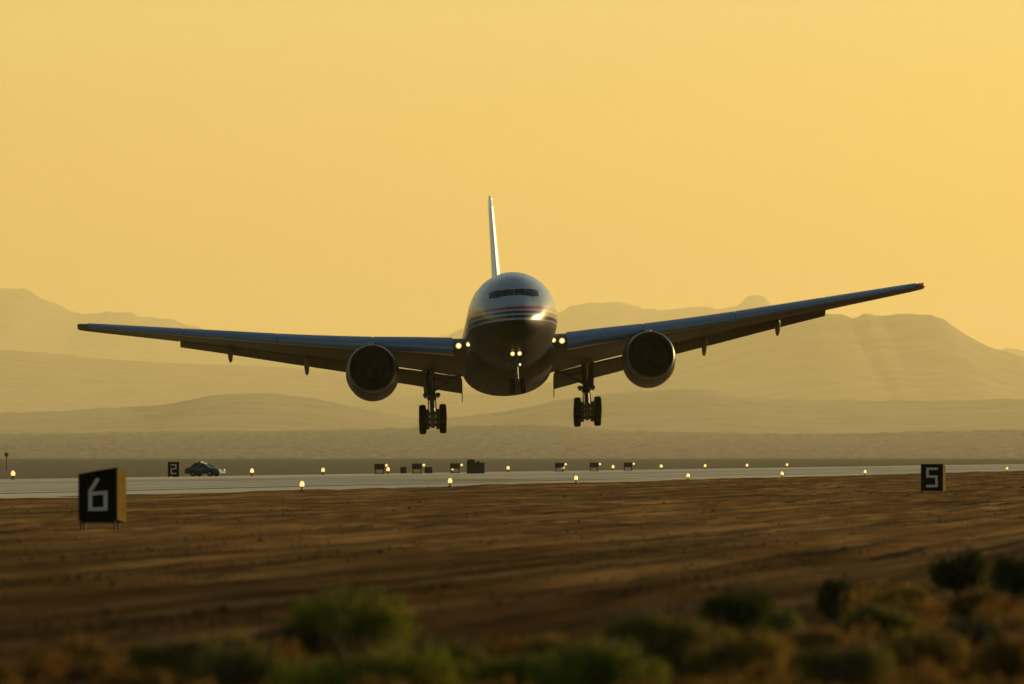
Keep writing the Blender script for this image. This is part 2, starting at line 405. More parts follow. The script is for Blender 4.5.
# scrub plain rising beyond the runway
ridge('scrub_plain', [(-200, 435), (0, 434), (120, 432), (260, 431), (400, 428), (520, 425), (640, 431), (800, 434), (1024, 430), (1200, 430)], 16500, 8500, 2500, 2.0, 2.0, M['scrubland'], exp=0.9)
ridge('low_hills', [(-200, 420), (0, 413), (60, 411), (100, 408), (170, 404), (215, 395), (255, 393), (295, 396), (340, 404), (380, 412), (430, 418), (500, 412), (560, 400), (620, 393), (700, 389), (750, 397), (800, 400), (900, 401), (1024, 399), (1200, 398)], 34000, 8000, 3000, 1.0, 4.0, M['rock'])
ridge('middle_hills', [(-200, 346), (0, 350), (60, 354), (130, 361), (200, 364), (280, 367), (360, 374), (440, 384), (520, 392), (600, 399), (800, 402), (1200, 402)], 58000, 12000, 4000, 1.0, 6.0, M['rock'])
ridge('mountains', [(-200, 400), (300, 398), (480, 392), (600, 372), (700, 345), (740, 334), (780, 322), (815, 313), (840, 314), (854, 318), (864, 314), (880, 316), (905, 314), (930, 315), (943, 319), (955, 328), (975, 340), (1000, 350), (1024, 357), (1100, 372), (1200, 385)], 54000, 11000, 5000, 1.3, 8.0, M['rock'])
ridge('far_mountains', [(-200, 300), (-60, 292), (0, 289), (22, 289), (40, 297), (62, 307), (85, 314), (110, 312), (128, 312), (145, 317), (170, 320), (190, 326), (230, 334), (290, 342), (360, 346), (430, 338), (490, 322), (540, 318), (560, 312), (580, 303), (600, 302), (620, 302), (645, 308), (665, 310), (690, 307), (715, 309), (738, 306), (746, 298), (753, 296), (764, 298), (774, 307), (800, 311), (860, 322), (950, 345), (1024, 350), (1200, 355)], 87000, 16000, 6000, 2.4, 10.0, M['rock'], foot=-2)

# ---------------------------------------------------------------- haze
def haze(dens, col, aniso):
    m = bpy.data.materials.new('haze_air'); m.use_nodes = True
    n = m.node_tree.nodes; n.remove(n['Principled BSDF'])
    pv = n.new('ShaderNodeVolumePrincipled'); pv.inputs['Color'].default_value = (*col, 1)
    pv.inputs['Density'].default_value = dens; pv.inputs['Anisotropy'].default_value = aniso
    m.node_tree.links.new(pv.outputs[0], n['Material Output'].inputs['Volume'])
    s = MB(); s.box((0, 0, 669), (216000, 216000, 1350))
    o = s.build('haze', m, smooth=False); tag(o, 'golden evening haze lying over the desert', None, None, 'stuff')
    return o
haze(1.55e-5, (0.97, 0.87, 0.47), 0.5)

# ---------------------------------------------------------------- airliner
BASE = Vector((0, 31.8, -6.3))           # point under the main wheels, body coordinates
YAW, PIT, ROL = R(1.18), R(-3.51), R(-2.80)
NOSE = Vector((0.26, 775.1, 11.76))
jet = empty('airliner')
jet.rotation_mode = 'YXZ'; jet.rotation_euler = (PIT, ROL, YAW)
RM = Matrix.Rotation(YAW, 3, 'Z') @ Matrix.Rotation(PIT, 3, 'X') @ Matrix.Rotation(ROL, 3, 'Y')
jet.location = NOSE + RM @ BASE
tag(jet, 'white and navy twin engine airliner about to touch down with gear and flaps lowered', 'airplane')
OFF = -BASE
def part(mb, name, material, parent=jet, **kw):
    return mb.build(name, material, parent, loc=OFF if parent is jet else None, **kw)

TOP = [(0, -0.85), (0.15, -0.55), (0.5, -0.15), (1, 0.25), (2.0, 0.86), (2.4, 1.05), (3.1, 1.55), (3.8, 1.98), (5, 2.48), (6.5, 2.82), (8.5, 3.12), (11, 3.22), (44, 3.22), (50, 3.14), (56, 2.95), (60, 2.7), (62.8, 2.3)]
BOT = [(0, -0.85), (0.15, -1.12), (0.5, -1.42), (1, -1.72), (2, -2.12), (4, -2.42), (6, -2.66), (8.5, -2.95), (11, -3.1), (42, -3.1), (46, -2.85), (50, -2.2), (54, -1.2), (58, 0.0), (62.8, 1.6)]
HW = [(0, 0.0), (0.15, 0.38), (0.5, 0.76), (1, 1.12), (2, 1.62), (3, 1.98), (4, 2.26), (6, 2.68), (8.5, 2.98), (11, 3.1), (43, 3.1), (48, 2.9), (54, 2.2), (59, 1.2), (62.8, 0.25)]
def fus(y, a, off=0.0):
    """point on the skin: a = angle from the crown, + to the right"""
    t, bt, hw = spline(TOP, y), spline(BOT, y), spline(HW, y)
    zc = (t + bt) / 2
    rz = (t - bt) / 2
    return Vector(((hw + off) * SIN(a), y, zc + (rz + off) * COS(a)))
ys = [0.004, 0.03, 0.08, 0.15, 0.28, 0.45, 0.7, 1, 1.3, 1.6, 2, 2.4, 2.8, 3.1, 3.5, 4, 4.6, 5.3, 6, 7, 8, 9, 10, 11] + [12 + i * 2.5 for i in range(13)] + [43, 44.5, 46, 48, 50, 52, 54, 56, 58, 60, 61.5, 62.8]
s = MB(); s.loft([[fus(y, TAU * k / 72) for k in range(72)] for y in ys])
part(s, 'fuselage', M['livery'])

def patch(quad, name, material, n=6, off=0.012):
    """glass pane laid on the skin: corners as (y, angle)"""
    (y0, a0), (y1, a1), (y2, a2), (y3, a3) = quad
    s = MB(); vs = []
    for i in range(n + 1):
        for j in range(n + 1):
            p, q = i / n, j / n
            y = (y0 * (1 - p) + y1 * p) * (1 - q) + (y3 * (1 - p) + y2 * p) * q
            a = (a0 * (1 - p) + a1 * p) * (1 - q) + (a3 * (1 - p) + a2 * p) * q
            vs.append(fus(y, a, off))
    s.add(vs, [(i * (n + 1) + j, i * (n + 1) + j + 1, (i + 1) * (n + 1) + j + 1, (i + 1) * (n + 1) + j) for i in range(n) for j in range(n)])
    return part(s, name, material)
for sg in (-1, 1):
    d = lambda a: sg * R(a)
    patch([(2.36, d(0.4)), (2.56, d(25)), (3.24, d(23.6)), (3.0, d(0.4))], 'windshield_pane', M['glass'])
    patch([(2.57, d(25.5)), (2.86, d(41)), (3.66, d(36)), (3.25, d(24.1))], 'windshield_pane', M['glass'])
    patch([(2.88, d(41.6)), (3.45, d(53)), (4.1, d(47)), (3.68, d(36.6))], 'windshield_pane', M['glass'])
    # cabin door outline and cabin windows run aft on both sides
    for k in range(44):
        y = 9.6 + k * 0.98
        if 19.5 < y < 20.6 or 34.8 < y < 36: continue
        patch([(y, d(80.5)), (y + 0.28, d(80.5)), (y + 0.28, d(73)), (y, d(73))], 'cabin_window', M['glass'], n=1, off=0.006)

# belly fairing
FW = [(16, 1.5), (18, 2.75), (20.5, 3.12), (24, 3.2), (35, 3.2), (39, 3.0), (42, 2.6), (44, 1.6)]
FB = [(16, -2.95), (18, -3.3), (21, -3.55), (26, -3.7), (34, -3.7), (39, -3.4), (42, -3.15), (44, -2.9)]
s = MB(); rings = []
for i in range(30):
    y = 16 + 28 * i / 29; hw = spline(FW, y); bt = spline(FB, y); zc = -1.55; ring = []
    for k in range(40):
        a = TAU * k / 40; ca, sa = COS(a), SIN(a); e = 2 / 2.15
        ring.append(Vector((hw * math.copysign(abs(sa) ** e, sa), y, zc + (0.9 if ca > 0 else zc - bt) * math.copysign(abs(ca) ** e, ca))))
    rings.append(ring)
s.loft(rings); part(s, 'belly_fairing', M['fairing'])

# wings ------------------------------------------------------------------
def foil(xc, t, up):
    yt = 5 * t * (0.2969 * math.sqrt(max(xc, 0)) - 0.126 * xc - 0.3516 * xc * xc + 0.2843 * xc ** 3 - 0.1036 * xc ** 4)
    cam_ = 0.018 * (4 * xc * (1 - xc))
    return cam_ + yt if up else cam_ - yt * 0.92
WT = [  # span, LE y, LE z, chord, thickness, incidence
    (0.0, 18.4, -1.25, 17.4, 0.135, 4.9), (3.1, 20.8, -1.10, 15.2, 0.13, 4.7), (6.5, 23.2, -0.62, 13.3, 0.12, 4.2), (10.0, 25.6, -0.15, 11.7, 0.11, 3.5),
    (15, 29.1, 0.60, 9.5, 0.105, 2.8), (20, 32.6, 1.45, 7.5, 0.10, 2.3), (25, 36.1, 2.30, 5.4, 0.10, 2.3), (29.6, 39.3, 3.08, 3.6, 0.105, 2.6), (30.3, 39.9, 3.2, 3.1, 0.10, 2.6), (30.45, 40.3, 3.22, 2.5, 0.07, 2.6)]
def W(x): return [interp(WT, x, 1), spline(WT, x, 2), interp(WT, x, 3), interp(WT, x, 4), interp(WT, x, 5)]
FLAP_END = 23.2
def wpt(x, xc, zc, sg):
    yl, zl, c, t, inc = W(x); i = R(inc)
    return Vector((sg * x, yl + c * (xc * COS(i) + zc * SIN(i)), zl + c * (zc * COS(i) - xc * SIN(i))))
def wing_ring(x, sg, cut):
    t = W(x)[3]; N = 16; pts = []
    for k in range(N + 1):
        xc = cut * (0.5 * (1 + COS(math.pi * k / N))); pts.append(wpt(x, xc, foil(xc, t, True), sg))
    for k in range(1, N + 1):
        xc = cut * (0.5 * (1 - COS(math.pi * k / N))); pts.append(wpt(x, xc, foil(xc, t, False), sg))
    return pts
def wing(sg):
    s = MB(); st = [0.5, 2, 3.1, 4.2, 5.5, 7, 8.5, 10, 11.5, 13, 15, 17, 19, 21, FLAP_END]
    s.loft([wing_ring(x, sg, 0.80) for x in st])
    st = [FLAP_END, 24, 25, 27, 29.6, 30.3, 30.45]
    s.loft([wing_ring(x, sg, 1.0) for x in st])
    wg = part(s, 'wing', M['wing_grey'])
    # drooped leading-edge slats
    for x0, x1 in ((4.0, 9.5), (9.56, 16.2), (16.25, 22.8), (22.85, 29.7)):
        s = MB(); rings = []
        for q in range(9):
            x = x0 + (x1 - x0) * q / 8; yl, zl, c, t, inc = W(x); ls = (0.50 + 0.050 * c) / c
            cv = []
            for k in range(9):
                xc = ls * (1 - k / 8) ** 1.8; cv.append((xc, foil(xc, t, True) + 0.004))
            for k in range(1, 5):
                xc = ls * 0.35 * (k / 4) ** 1.5; cv.append((xc, foil(xc, t, False) - 0.004))
            inner = [(p[0] + (0.012 + 0.05 * ls) , p[1] * 0.72) for p in cv[1:-1]]
            pts = cv + inner[::-1]
            an = R(11); out = []
            for a, z in pts:
                a2 = a * COS(an) + z * SIN(an); z2 = z * COS(an) - a * SIN(an)
                # rotate nose down about the trailing end of the slat
                e = (ls, foil(ls, t, True))
                da, dz = a - e[0], z - e[1]
                a2 = e[0] + da * COS(an) - dz * SIN(an); z2 = e[1] + da * SIN(an) + dz * COS(an)
                out.append(wpt(x, a2 - 0.22 * ls, z2 + 0.03 * ls, sg))
            rings.append(out)
        s.loft(rings)
        n_ = len(rings[0])
        for i in range(8):
            for j in (10, 11): s.mi[i * n_ + j] = 1
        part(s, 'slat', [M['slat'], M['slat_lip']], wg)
    # flaps
    def flap(x0, x1, fc0, fc1, ang, drop, fence=False):
        s = MB(); rings = []
        for q in range(6):
            x = x0 + (x1 - x0) * q / 5; fc = fc0 + (fc1 - fc0) * q / 5
            te = wpt(x, 0.80, 0.0, sg); pts = []
            N = 10; sq = []
            for k in range(N + 1):
                xc = 0.5 * (1 + COS(math.pi * k / N)); sq.append((xc, foil(xc, 0.15, True)))
            for k in range(1, N):
                xc = 0.5 * (1 - COS(math.pi * k / N)); sq.append((xc, foil(xc, 0.12, False)))
            a = R(ang)
            for xc, zc in sq:
                pts.append(te + Vector((0, fc * (xc * COS(a) + zc * SIN(a)) - 0.05, -drop + fc * (zc * COS(a) - xc * SIN(a)))))
            rings.append(pts)
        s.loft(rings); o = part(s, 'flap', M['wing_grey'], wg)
        if fence:
            te = wpt(x0, 0.80, 0.0, sg); f = MB()
            f.add([te + Vector((-sg * dx, dy, dz)) for dx in (0, 0.06) for dy, dz in ((0.1, -drop - 0.1), (1.8, -drop - 0.55), (2.6, -drop - 1.6), (1.9, -drop - 1.2), (0.2, -drop - 0.5))],
                  [(0, 1, 2, 3, 4), (5, 9, 8, 7, 6)] + [(i, (i + 1) % 5 + 0, (i + 1) % 5 + 5, i + 5) for i in range(5)])
            part(f, 'flap_end_plate', M['wing_grey'], wg, smooth=False)
    flap(3.3, 8.9, 2.5, 2.1, 24, 0.26, True)
    flap(9.2, 10.6, 2.0, 1.8, 14, 0.10)
    flap(10.8, FLAP_END - 0.05, 2.3, 1.2, 20, 0.05)
    # flap track fairings
    for x, ln, dr in ((14.2, 4.0, 0.95), (19.6, 3.2, 0.72)):
        te = wpt(x, 0.80, -0.02, sg); s = MB(); rings = []
        for q in range(11):
            p = q / 10; r = 0.24 * math.sqrt(max(0.004, 4 * p * (1 - p))) ** 0.8
            c = te + Vector((0, -ln * 0.6 + ln * 1.05 * p, -0.18 - dr * p ** 1.6))
            rings.append([c + Vector((r * 0.8 * COS(TAU * k / 14), 0, r * 1.4 * SIN(TAU * k / 14))) for k in range(14)])
        s.loft(rings); part(s, 'flap_track_fairing', M['wing_grey'], wg)
    return wg
WL = wing(-1); WR = wing(1)
p = wpt(30.2, 0.1, 0.0, 1)
s = MB(); s.lathe([(-0.22, 0.02), (-0.12, 0.09), (0.1, 0.1), (0.3, 0.03)], 'Y', p + Vector((0.12, 0, 0.02)), 10, cap=True)
part(s, 'navigation_light', M['red_lamp'], WR)

# engines ------------------------------------------------------------------
def engine(sg):
    c = Vector((sg * 9.74, 20.3, -2.24))
    tilt = Matrix.Rotation(R(-4.2), 3, 'X') @ Matrix.Rotation(R(sg * 1.0), 3, 'Z')
    def lt(prof, n=48, cap=False):
        s = MB(); s.lathe(prof, 'Y', (0, 0, 0), n, cap); s.v = [tuple(c + tilt @ Vector(p)) for p in s.v]; return s
    e = part(lt([(0.30, 1.708), (0.8, 1.79), (1.6, 1.86), (2.8, 1.89), (4.0, 1.80), (5.0, 1.66), (5.6, 1.55), (5.55, 1.48), (4.6, 1.45), (3.2, 1.46)]), 'engine', M['navy'])
    part(lt([(0.35, 1.50), (0.16, 1.525), (0.04, 1.565), (0.0, 1.605), (0.03, 1.645), (0.12, 1.675), (0.302, 1.712)]), 'inlet_lip', M['bare'], e)
    part(lt([(0.345, 1.502), (0.8, 1.48), (1.5, 1.50), (2.4, 1.50), (3.2, 1.46)]), 'inlet_duct', M['duct'], e)
    part(lt([(2.05, 0.0), (2.1, 0.05), (2.3, 0.22), (2.7, 0.44), (2.95, 0.48)], 24), 'spinner', M['spinner'], e)
    s = MB(); nb = 26
    for k in range(nb):
        a = TAU * k / nb; rows = []
        for q in range(6):
            r = 0.45 + (1.48 - 0.45) * q / 5; tw = R(25 + 38 * q / 5); ch = 0.20
            ct, sn = COS(tw), SIN(tw); row = []
            for w_ in (-ch, ch):
                da = w_ * sn / r; row.append(c + tilt @ Vector((r * COS(a + da), 2.75 + w_ * ct, r * SIN(a + da))))
            rows.append(row)
        s.add([p for r_ in rows for p in r_], [(2 * i, 2 * i + 1, 2 * i + 3, 2 * i + 2) for i in range(5)])
    s.lathe([(3.19, 0.02), (3.2, 1.46)], 'Y', (0, 0, 0), 32, cap=False); k0 = len(s.v) - 64
    s.v[k0:] = [tuple(c + tilt @ Vector(p)) for p in s.v[k0:]]
    part(s, 'fan', M['fan'], e)
    part(lt([(4.4, 1.2), (5.4, 1.12), (6.6, 0.86), (7.3, 0.66), (7.3, 0.55), (8.4, 0.05)], 32), 'exhaust_cone', M['hot'], e)
    s = MB(); rings = []
    for y, w_, zt, zb in ((2.2, 0.05, 1.80, 1.6), (3.2, 0.26, 1.95, 1.5), (4.5, 0.36, 2.15, 1.4), (6.5, 0.36, 2.0, 0.9), (9, 0.25, 1.5, 0.9), (11.5, 0.04, 0.95, 0.8)):
        rings.append([c + Vector((a * w_, y, z)) for a, z in ((-1, zb), (-1, zt), (1, zt), (1, zb))])
    s.loft(rings); part(s, 'pylon', M['wing_grey'], e)
    # small strake on the inboard shoulder
    s = MB(); a = R(48)
    pts = [(0.9, 1.86), (2.6, 1.88), (2.5, 2.28), (1.7, 2.16)]
    for th in (-0.02, 0.02):
        pass
    s.add([c + Vector((-sg * r * SIN(a) + th, y, r * COS(a))) for th in (-0.02, 0.02) for y, r in pts], [(0, 1, 2, 3), (7, 6, 5, 4), (0, 4, 5, 1), (1, 5, 6, 2), (2, 6, 7, 3), (3, 7, 4, 0)])
    part(s, 'nacelle_strake', M['navy'], e, smooth=False)
engine(-1); engine(1)

# tail ------------------------------------------------------------------
def lift_ring(le, ch, t, fixed, vert, sg=1):
    pts = []; N = 14
    for k in range(N + 1):
        xc = 0.5 * (1 + COS(math.pi * k / N)); pts.append((xc, foil(xc, t, True) - 0.018 * 4 * xc * (1 - xc)))
    for k in range(1, N):
        xc = 0.5 * (1 - COS(math.pi * k / N)); pts.append((xc, -(foil(xc, t, True) - 0.018 * 4 * xc * (1 - xc))))
    if vert: return [Vector((zc * ch, le + xc * ch, fixed)) for xc, zc in pts]
    x, z = fixed; return [Vector((sg * x, le + xc * ch, z + zc * ch + xc * ch * 0.04)) for xc, zc in pts]
s = MB(); s.loft([lift_ring(a, c, t, z, True) for z, a, c, t in ((2.3, 46.2, 13.2, 0.05), (3.1, 48.6, 11.0, 0.065), (3.6, 49.4, 10.5, 0.07), (8, 54.3, 7.2, 0.07), (12.3, 59.1, 4.4, 0.08), (12.75, 60.1, 3.3, 0.07), (12.85, 60.9, 2.2, 0.04))])
fin = part(s, 'tail_fin', M['white'])
s = MB(); rings = []
for q in range(12):
    z = 3.4 + (12.5 - 3.4) * q / 11; a = interp([(3.1, 48.6), (3.6, 49.4), (8, 54.3), (12.3, 59.1), (12.75, 60.1)], z); c_ = interp([(3.1, 11.0), (3.6, 10.5), (8, 7.2), (12.3, 4.4), (12.75, 3.3)], z)
    row = []
    for k in range(-8, 9):
        xc = 0.14 * (k / 8) ** 2; zc = math.copysign(foil(xc, 0.071 + 0.001 * (z - 3.4), True) - 0.018 * 4 * xc * (1 - xc), k) if k else 0
        row.append(Vector((zc * c_ * 1.01, a + xc * c_ - 0.02, z)))
    rings.append(row)
s.loft(rings, cap=False, closed=False); part(s, 'fin_leading_edge', M['fin_edge'], fin)
for sg in (-1, 1):
    s = MB(); s.loft([lift_ring(a, c, 0.09, (x, z), False, sg) for x, z, a, c in ((0.4, 0.75, 52.4, 7.6), (4, 1.15, 55.2, 5.7), (10.3, 1.85, 60.1, 2.4), (10.75, 1.9, 60.9, 1.4))])
    part(s, 'tailplane', M['wing_grey'])

# landing gear -----------------------------------------------------------
def wheel(parent, c, r, w_, axis='X'):
    s = MB(); hw = w_ / 2
    s.lathe([(-hw * 0.8, r * 0.52), (-hw, r * 0.7), (-hw * 0.92, r * 0.9), (-hw * 0.6, r * 0.985), (0, r), (hw * 0.6, r * 0.985), (hw * 0.92, r * 0.9), (hw, r * 0.7), (hw * 0.8, r * 0.52)], 'X', c, 30)
    wh = part(s, 'wheel', M['tyre'], parent)
    s = MB(); s.lathe([(-hw * 0.82, r * 0.525), (-hw * 0.55, r * 0.45), (-hw * 0.6, r * 0.15), (-hw * 0.75, 0.01)], 'X', c, 20)
    s.lathe([(hw * 0.82, r * 0.525), (hw * 0.55, r * 0.45), (hw * 0.6, r * 0.15), (hw * 0.75, 0.01)], 'X', c, 20)
    part(s, 'hub', M['rim'], wh)
def main_gear(sg):
    X = sg * 5.49; Y = 31.8
    s = MB()
    s.tube((X, Y - 0.2, -1.3), (X, Y, -3.75), 0.30, 0.27, 16)
    s.lathe([(-3.95, 0.2), (-3.9, 0.33), (-3.7, 0.34), (-3.6, 0.27)], 'Z', (X, Y, 0), 16, cap=True)
    s.tube((X - 0.62, Y, -3.55), (X + 0.62, Y, -3.55), 0.10)                       # upper cross pin
    s.box((X - 0.45, Y - 0.05, -3.6), (0.2, 0.3, 0.34)); s.box((X + 0.45, Y - 0.05, -3.6), (0.2, 0.3, 0.34))
    g_ = part(s, 'main_landing_gear', M['gear'])
    s = MB(); s.tube((X, Y, -3.7), (X, Y, -5.2), 0.17, n=14); part(s, 'oleo_piston', M['chrome'], g_)
    s = MB()                                                                        # braces to the fuselage and torque links
    s.tube((X, Y - 0.1, -3.35), (sg * 3.1, Y - 0.3, -2.1), 0.11); s.tube((X, Y - 0.1, -2.4), (sg * 4.0, Y - 0.2, -2.75), 0.075)
    part(s, 'side_brace', M['gear'], g_)
    s = MB(); s.tube((X, Y, -3.4), (X, Y - 3.6, -1.9), 0.10); part(s, 'drag_brace', M['gear'], g_)
    s = MB(); s.tube((X, Y + 0.3, -3.8), (X, Y + 0.75, -4.4), 0.09); s.tube((X, Y + 0.75, -4.4), (X, Y + 0.3, -5.0), 0.09)
    for a in (-0.24, 0.24): s.tube((X + a, Y - 0.15, -3.8), (X + a * 1.2, Y - 0.2, -4.9), 0.045)
    part(s, 'torque_link', M['gear'], g_)
    tilt = R(12); cz = -5.28
    s = MB(); q = Vector((0, COS(tilt), -SIN(tilt)))
    ctr = Vector((X, Y, cz))
    s.tube(ctr - q * 1.65, ctr + q * 1.65, 0.2, 0.2, 12)
    for k in (-1, 0, 1):
        a = ctr + q * 1.46 * k; s.tube(a - Vector((0.72, 0, 0)), a + Vector((0.72, 0, 0)), 0.13)
        for e in (-0.36, 0.36): s.tube(a + Vector((e - 0.12, 0, 0)), a + Vector((e + 0.12, 0, 0)), 0.33)   # brake packs
    part(s, 'bogie_beam', M['gear'], g_)
    for k in (-1, 0, 1):
        for e in (-1, 1): wheel(g_, ctr + q * 1.46 * k + Vector((e * 0.72, 0, 0)), 0.655, 0.50)
    s = MB(); s.box((X + sg * 0.42, Y - 0.05, -2.65), (0.07, 1.5, 1.75), Matrix.Rotation(R(sg * 3), 3, 'Y') @ Matrix.Rotation(R(8), 3, 'Z'))
    part(s, 'gear_door', M['fairing'], g_, smooth=False)
main_gear(-1); main_gear(1)
s = MB(); s.tube((0, 5.9, -2.4), (0, 5.9, -3.6), 0.16, n=14); s.tube((-0.35, 5.9, -2.95), (0.35, 5.9, -2.95), 0.06)
s.tube((0, 5.75, -3.5), (0, 7.6, -2.7), 0.07)
s.box((0, 5.55, -3.55), (0.36, 0.2, 0.16))
ng = part(s, 'nose_landing_gear', M['gear'])
s = MB(); s.tube((0, 5.9, -3.55), (0, 5.9, -4.95), 0.105, n=14); part(s, 'oleo_piston', M['chrome'], ng)
s = MB(); s.tube((-0.42, 5.9, -4.95), (0.42, 5.9, -4.95), 0.11); s.tube((0, 5.6, -3.7), (0, 5.35, -4.2), 0.06); s.tube((0, 5.35, -4.2), (0, 5.7, -4.75), 0.06)
part(s, 'torque_link', M['gear'], ng)
for e in (-1, 1): wheel(ng, Vector((e * 0.38, 5.9, -4.95)), 0.54, 0.36)
for e in (-1, 1):
    s = MB(); s.box((e * 0.62, 6.6, -3.15), (0.04, 1.7, 0.75), Matrix.Rotation(R(e * 12), 3, 'Y')); part(s, 'nose_gear_door', M['navy'], smooth=False)

def landing_light(c, r, material=None, parent=jet):
    s = MB(); s.lathe([(0.22, r * 0.7), (0.0, r * 1.15), (-0.04, r * 1.15), (-0.02, r * 1.0)], 'Y', c, 20)
    h = part(s, 'landing_light', M['dark_metal'], parent)
    s = MB(); s.lathe([(-0.02, r), (-0.06, r * 0.6), (-0.066, r * 0.5)], 'Y', c, 20); part(s, 'lens', material or M['lamp'], h)
    s = MB(); s.lathe([(-0.066, r * 0.5), (-0.09, r * 0.3), (-0.10, 0.01)], 'Y', c, 20); part(s, 'bulb', M['bulb'] if material is not M['lamp_dim'] else material, h)
for sg in (-1, 1):
    landing_light(Vector((sg * 3.62, 20.6, -0.95)), 0.20)
for sg in (-1, 1):
    landing_light(Vector((sg * 2.98, 18.6, -1.02)), 0.16)  # turnoff pair added to stand for the root lights' reflections on the fuselage
for e in (-0.24, 0.24):
    landing_light(Vector((e, 5.55, -2.74)), 0.15, M['lamp'], jet)
landing_light(Vector((0.22, 5.6, -3.50)), 0.075, M['lamp_dim'], jet)

# ---------------------------------------------------------------- runway distance signs
def strokes(paths, w_, y, T):
    """digit drawn as flat mitred bars slightly proud of the face"""
    s = MB()
    for a, b_ in paths:
        a, b_ = Vector((a[0], 0, a[1])), Vector((b_[0], 0, b_[1]))
        d = (b_ - a).normalized(); nn = Vector((-d.z, 0, d.x)) * w_ / 2; a2 = a - d * w_ / 2; b2 = b_ + d * w_ / 2
        q = [a2 + nn, b2 + nn, b2 - nn, a2 - nn]
        s.add([T(p.x, y, p.z) for p in q] + [T(p.x, y + 0.012, p.z) for p in q], [(0, 1, 2, 3), (7, 6, 5, 4), (0, 4, 5, 1), (1, 5, 6, 2), (2, 6, 7, 3), (3, 7, 4, 0)])
    return s
DIG = {'5': [((0.2, 0.40), (-0.17, 0.40)), ((-0.2, 0.40), (-0.2, 0.04)), ((-0.17, 0.04), (0.17, 0.04)), ((0.2, 0.04), (0.2, -0.40)), ((0.17, -0.40), (-0.2, -0.40))],
       '2': [((-0.2, 0.40), (0.17, 0.40)), ((0.2, 0.40), (0.2, 0.04)), ((0.17, 0.04), (-0.17, 0.04)), ((-0.2, 0.04), (-0.2, -0.40)), ((-0.17, -0.40), (0.2, -0.40))],
       '6': [((-0.02, 0.46), (-0.18, 0.20)), ((-0.21, 0.14), (-0.21, -0.42)), ((-0.18, -0.42), (0.18, -0.42)), ((0.21, -0.42), (0.21, 0.06)), ((0.18, 0.06), (-0.18, 0.06))]}
def sign(loc, rz, hl, hr, wd, dep, digit, label, leg=0.12, wedge=0.0, wedge_bottom=0.0, ds=1.0):
    t = empty('distance_sign', loc, rz); tag(t, label, 'runway sign', 'runway distance signs')
    zb = leg; hw = wd / 2
    def H(x): return hl + (hr - hl) * (x + hw) / wd
    def ZB(x): return zb + 0.0 * x
    s = MB()
    fr = [(-hw, 0, zb), (hw, 0, zb), (hw, 0, zb + hr), (-hw, 0, zb + hl)]
    bk = [(-hw + wedge * 0.0, dep, zb - wedge_bottom), (hw + wedge, dep, zb - wedge_bottom), (hw + wedge, dep, zb + hr - 0.10 * (wedge > 0)), (-hw, dep, zb + hl - 0.1 * (wedge > 0))]
    s.add(fr + bk, [(0, 1, 2, 3)], 0)
    s.add(fr + bk, [(5, 4, 7, 6), (0, 4, 5, 1), (3, 2, 6, 7), (0, 3, 7, 4)], 0)
    s.add(fr + bk, [(1, 5, 6, 2)], 1)
    c = s.build('cabinet', [M['sign_black'], M['sign_side']], t, smooth=False)
    T = lambda x, y, z: Vector((x, y, zb + H(x * 1.0) * (0.5 + z / 1.22)))
    f = strokes([((a[0] * ds, a[1] * ds), (b_[0] * ds, b_[1] * ds)) for a, b_ in DIG[digit]], 0.108 * ds, -0.014, T)
    f.build('number', M['sign_white'], c, smooth=False)
    for xa, xb in ((-hw, -hw + 0.03), (hw - 0.03, hw)):
        f = MB(); f.add([(xa, -0.012, zb), (xb, -0.012, zb), (xb, -0.012, zb + H(xb)), (xa, -0.012, zb + H(xa)), (xa, 0.002, zb), (xb, 0.002, zb), (xb, 0.002, zb + H(xb)), (xa, 0.002, zb + H(xa))], [(0, 1, 2, 3), (7, 6, 5, 4), (0, 4, 5, 1), (1, 5, 6, 2), (2, 6, 7, 3), (3, 7, 4, 0)])
        f.build('frame', M['post'], c, smooth=False)
    for x, y in ((-hw + 0.05, 0.06), (hw - 0.08, 0.08), (-hw + 0.05, dep - 0.06), (hw - 0.08, dep - 0.06)):
        f = MB(); f.box((x, y, zb / 2 - 0.03), (0.045, 0.045, zb + 0.06)); f.box((x, y, -0.1), (0.04, 0.04, 0.2)); f.build('leg', M['post'], t, smooth=False)
    return t
x, y = px_ground(98, 531)
sign((x, y, field_h(*xy2uv(x, y)) + 0.065), R(-8), 1.02, 1.17, 0.885, 0.55, '6', 'large black sign with white number 6 and yellow right side on the brown dirt', leg=0.20, wedge=0.10, wedge_bottom=0.07, ds=0.82)
x, y = px_ground(932, 494.6)
sign((x, y, field_h(*xy2uv(x, y)) + 0.03), R(-8), 1.16, 1.16, 0.97, 0.42, '5', 'black sign with white number 5 at the near edge of the runway', leg=0.05, wedge=0.06, ds=0.98)
x, y = px_ground(173.5, 477.6)
sign((x, y, 0.03), R(-1), 1.14, 1.14, 0.88, 0.4, '2', 'small black sign with number 2 beyond the runway beside the teal car', leg=0.05, ds=0.9)

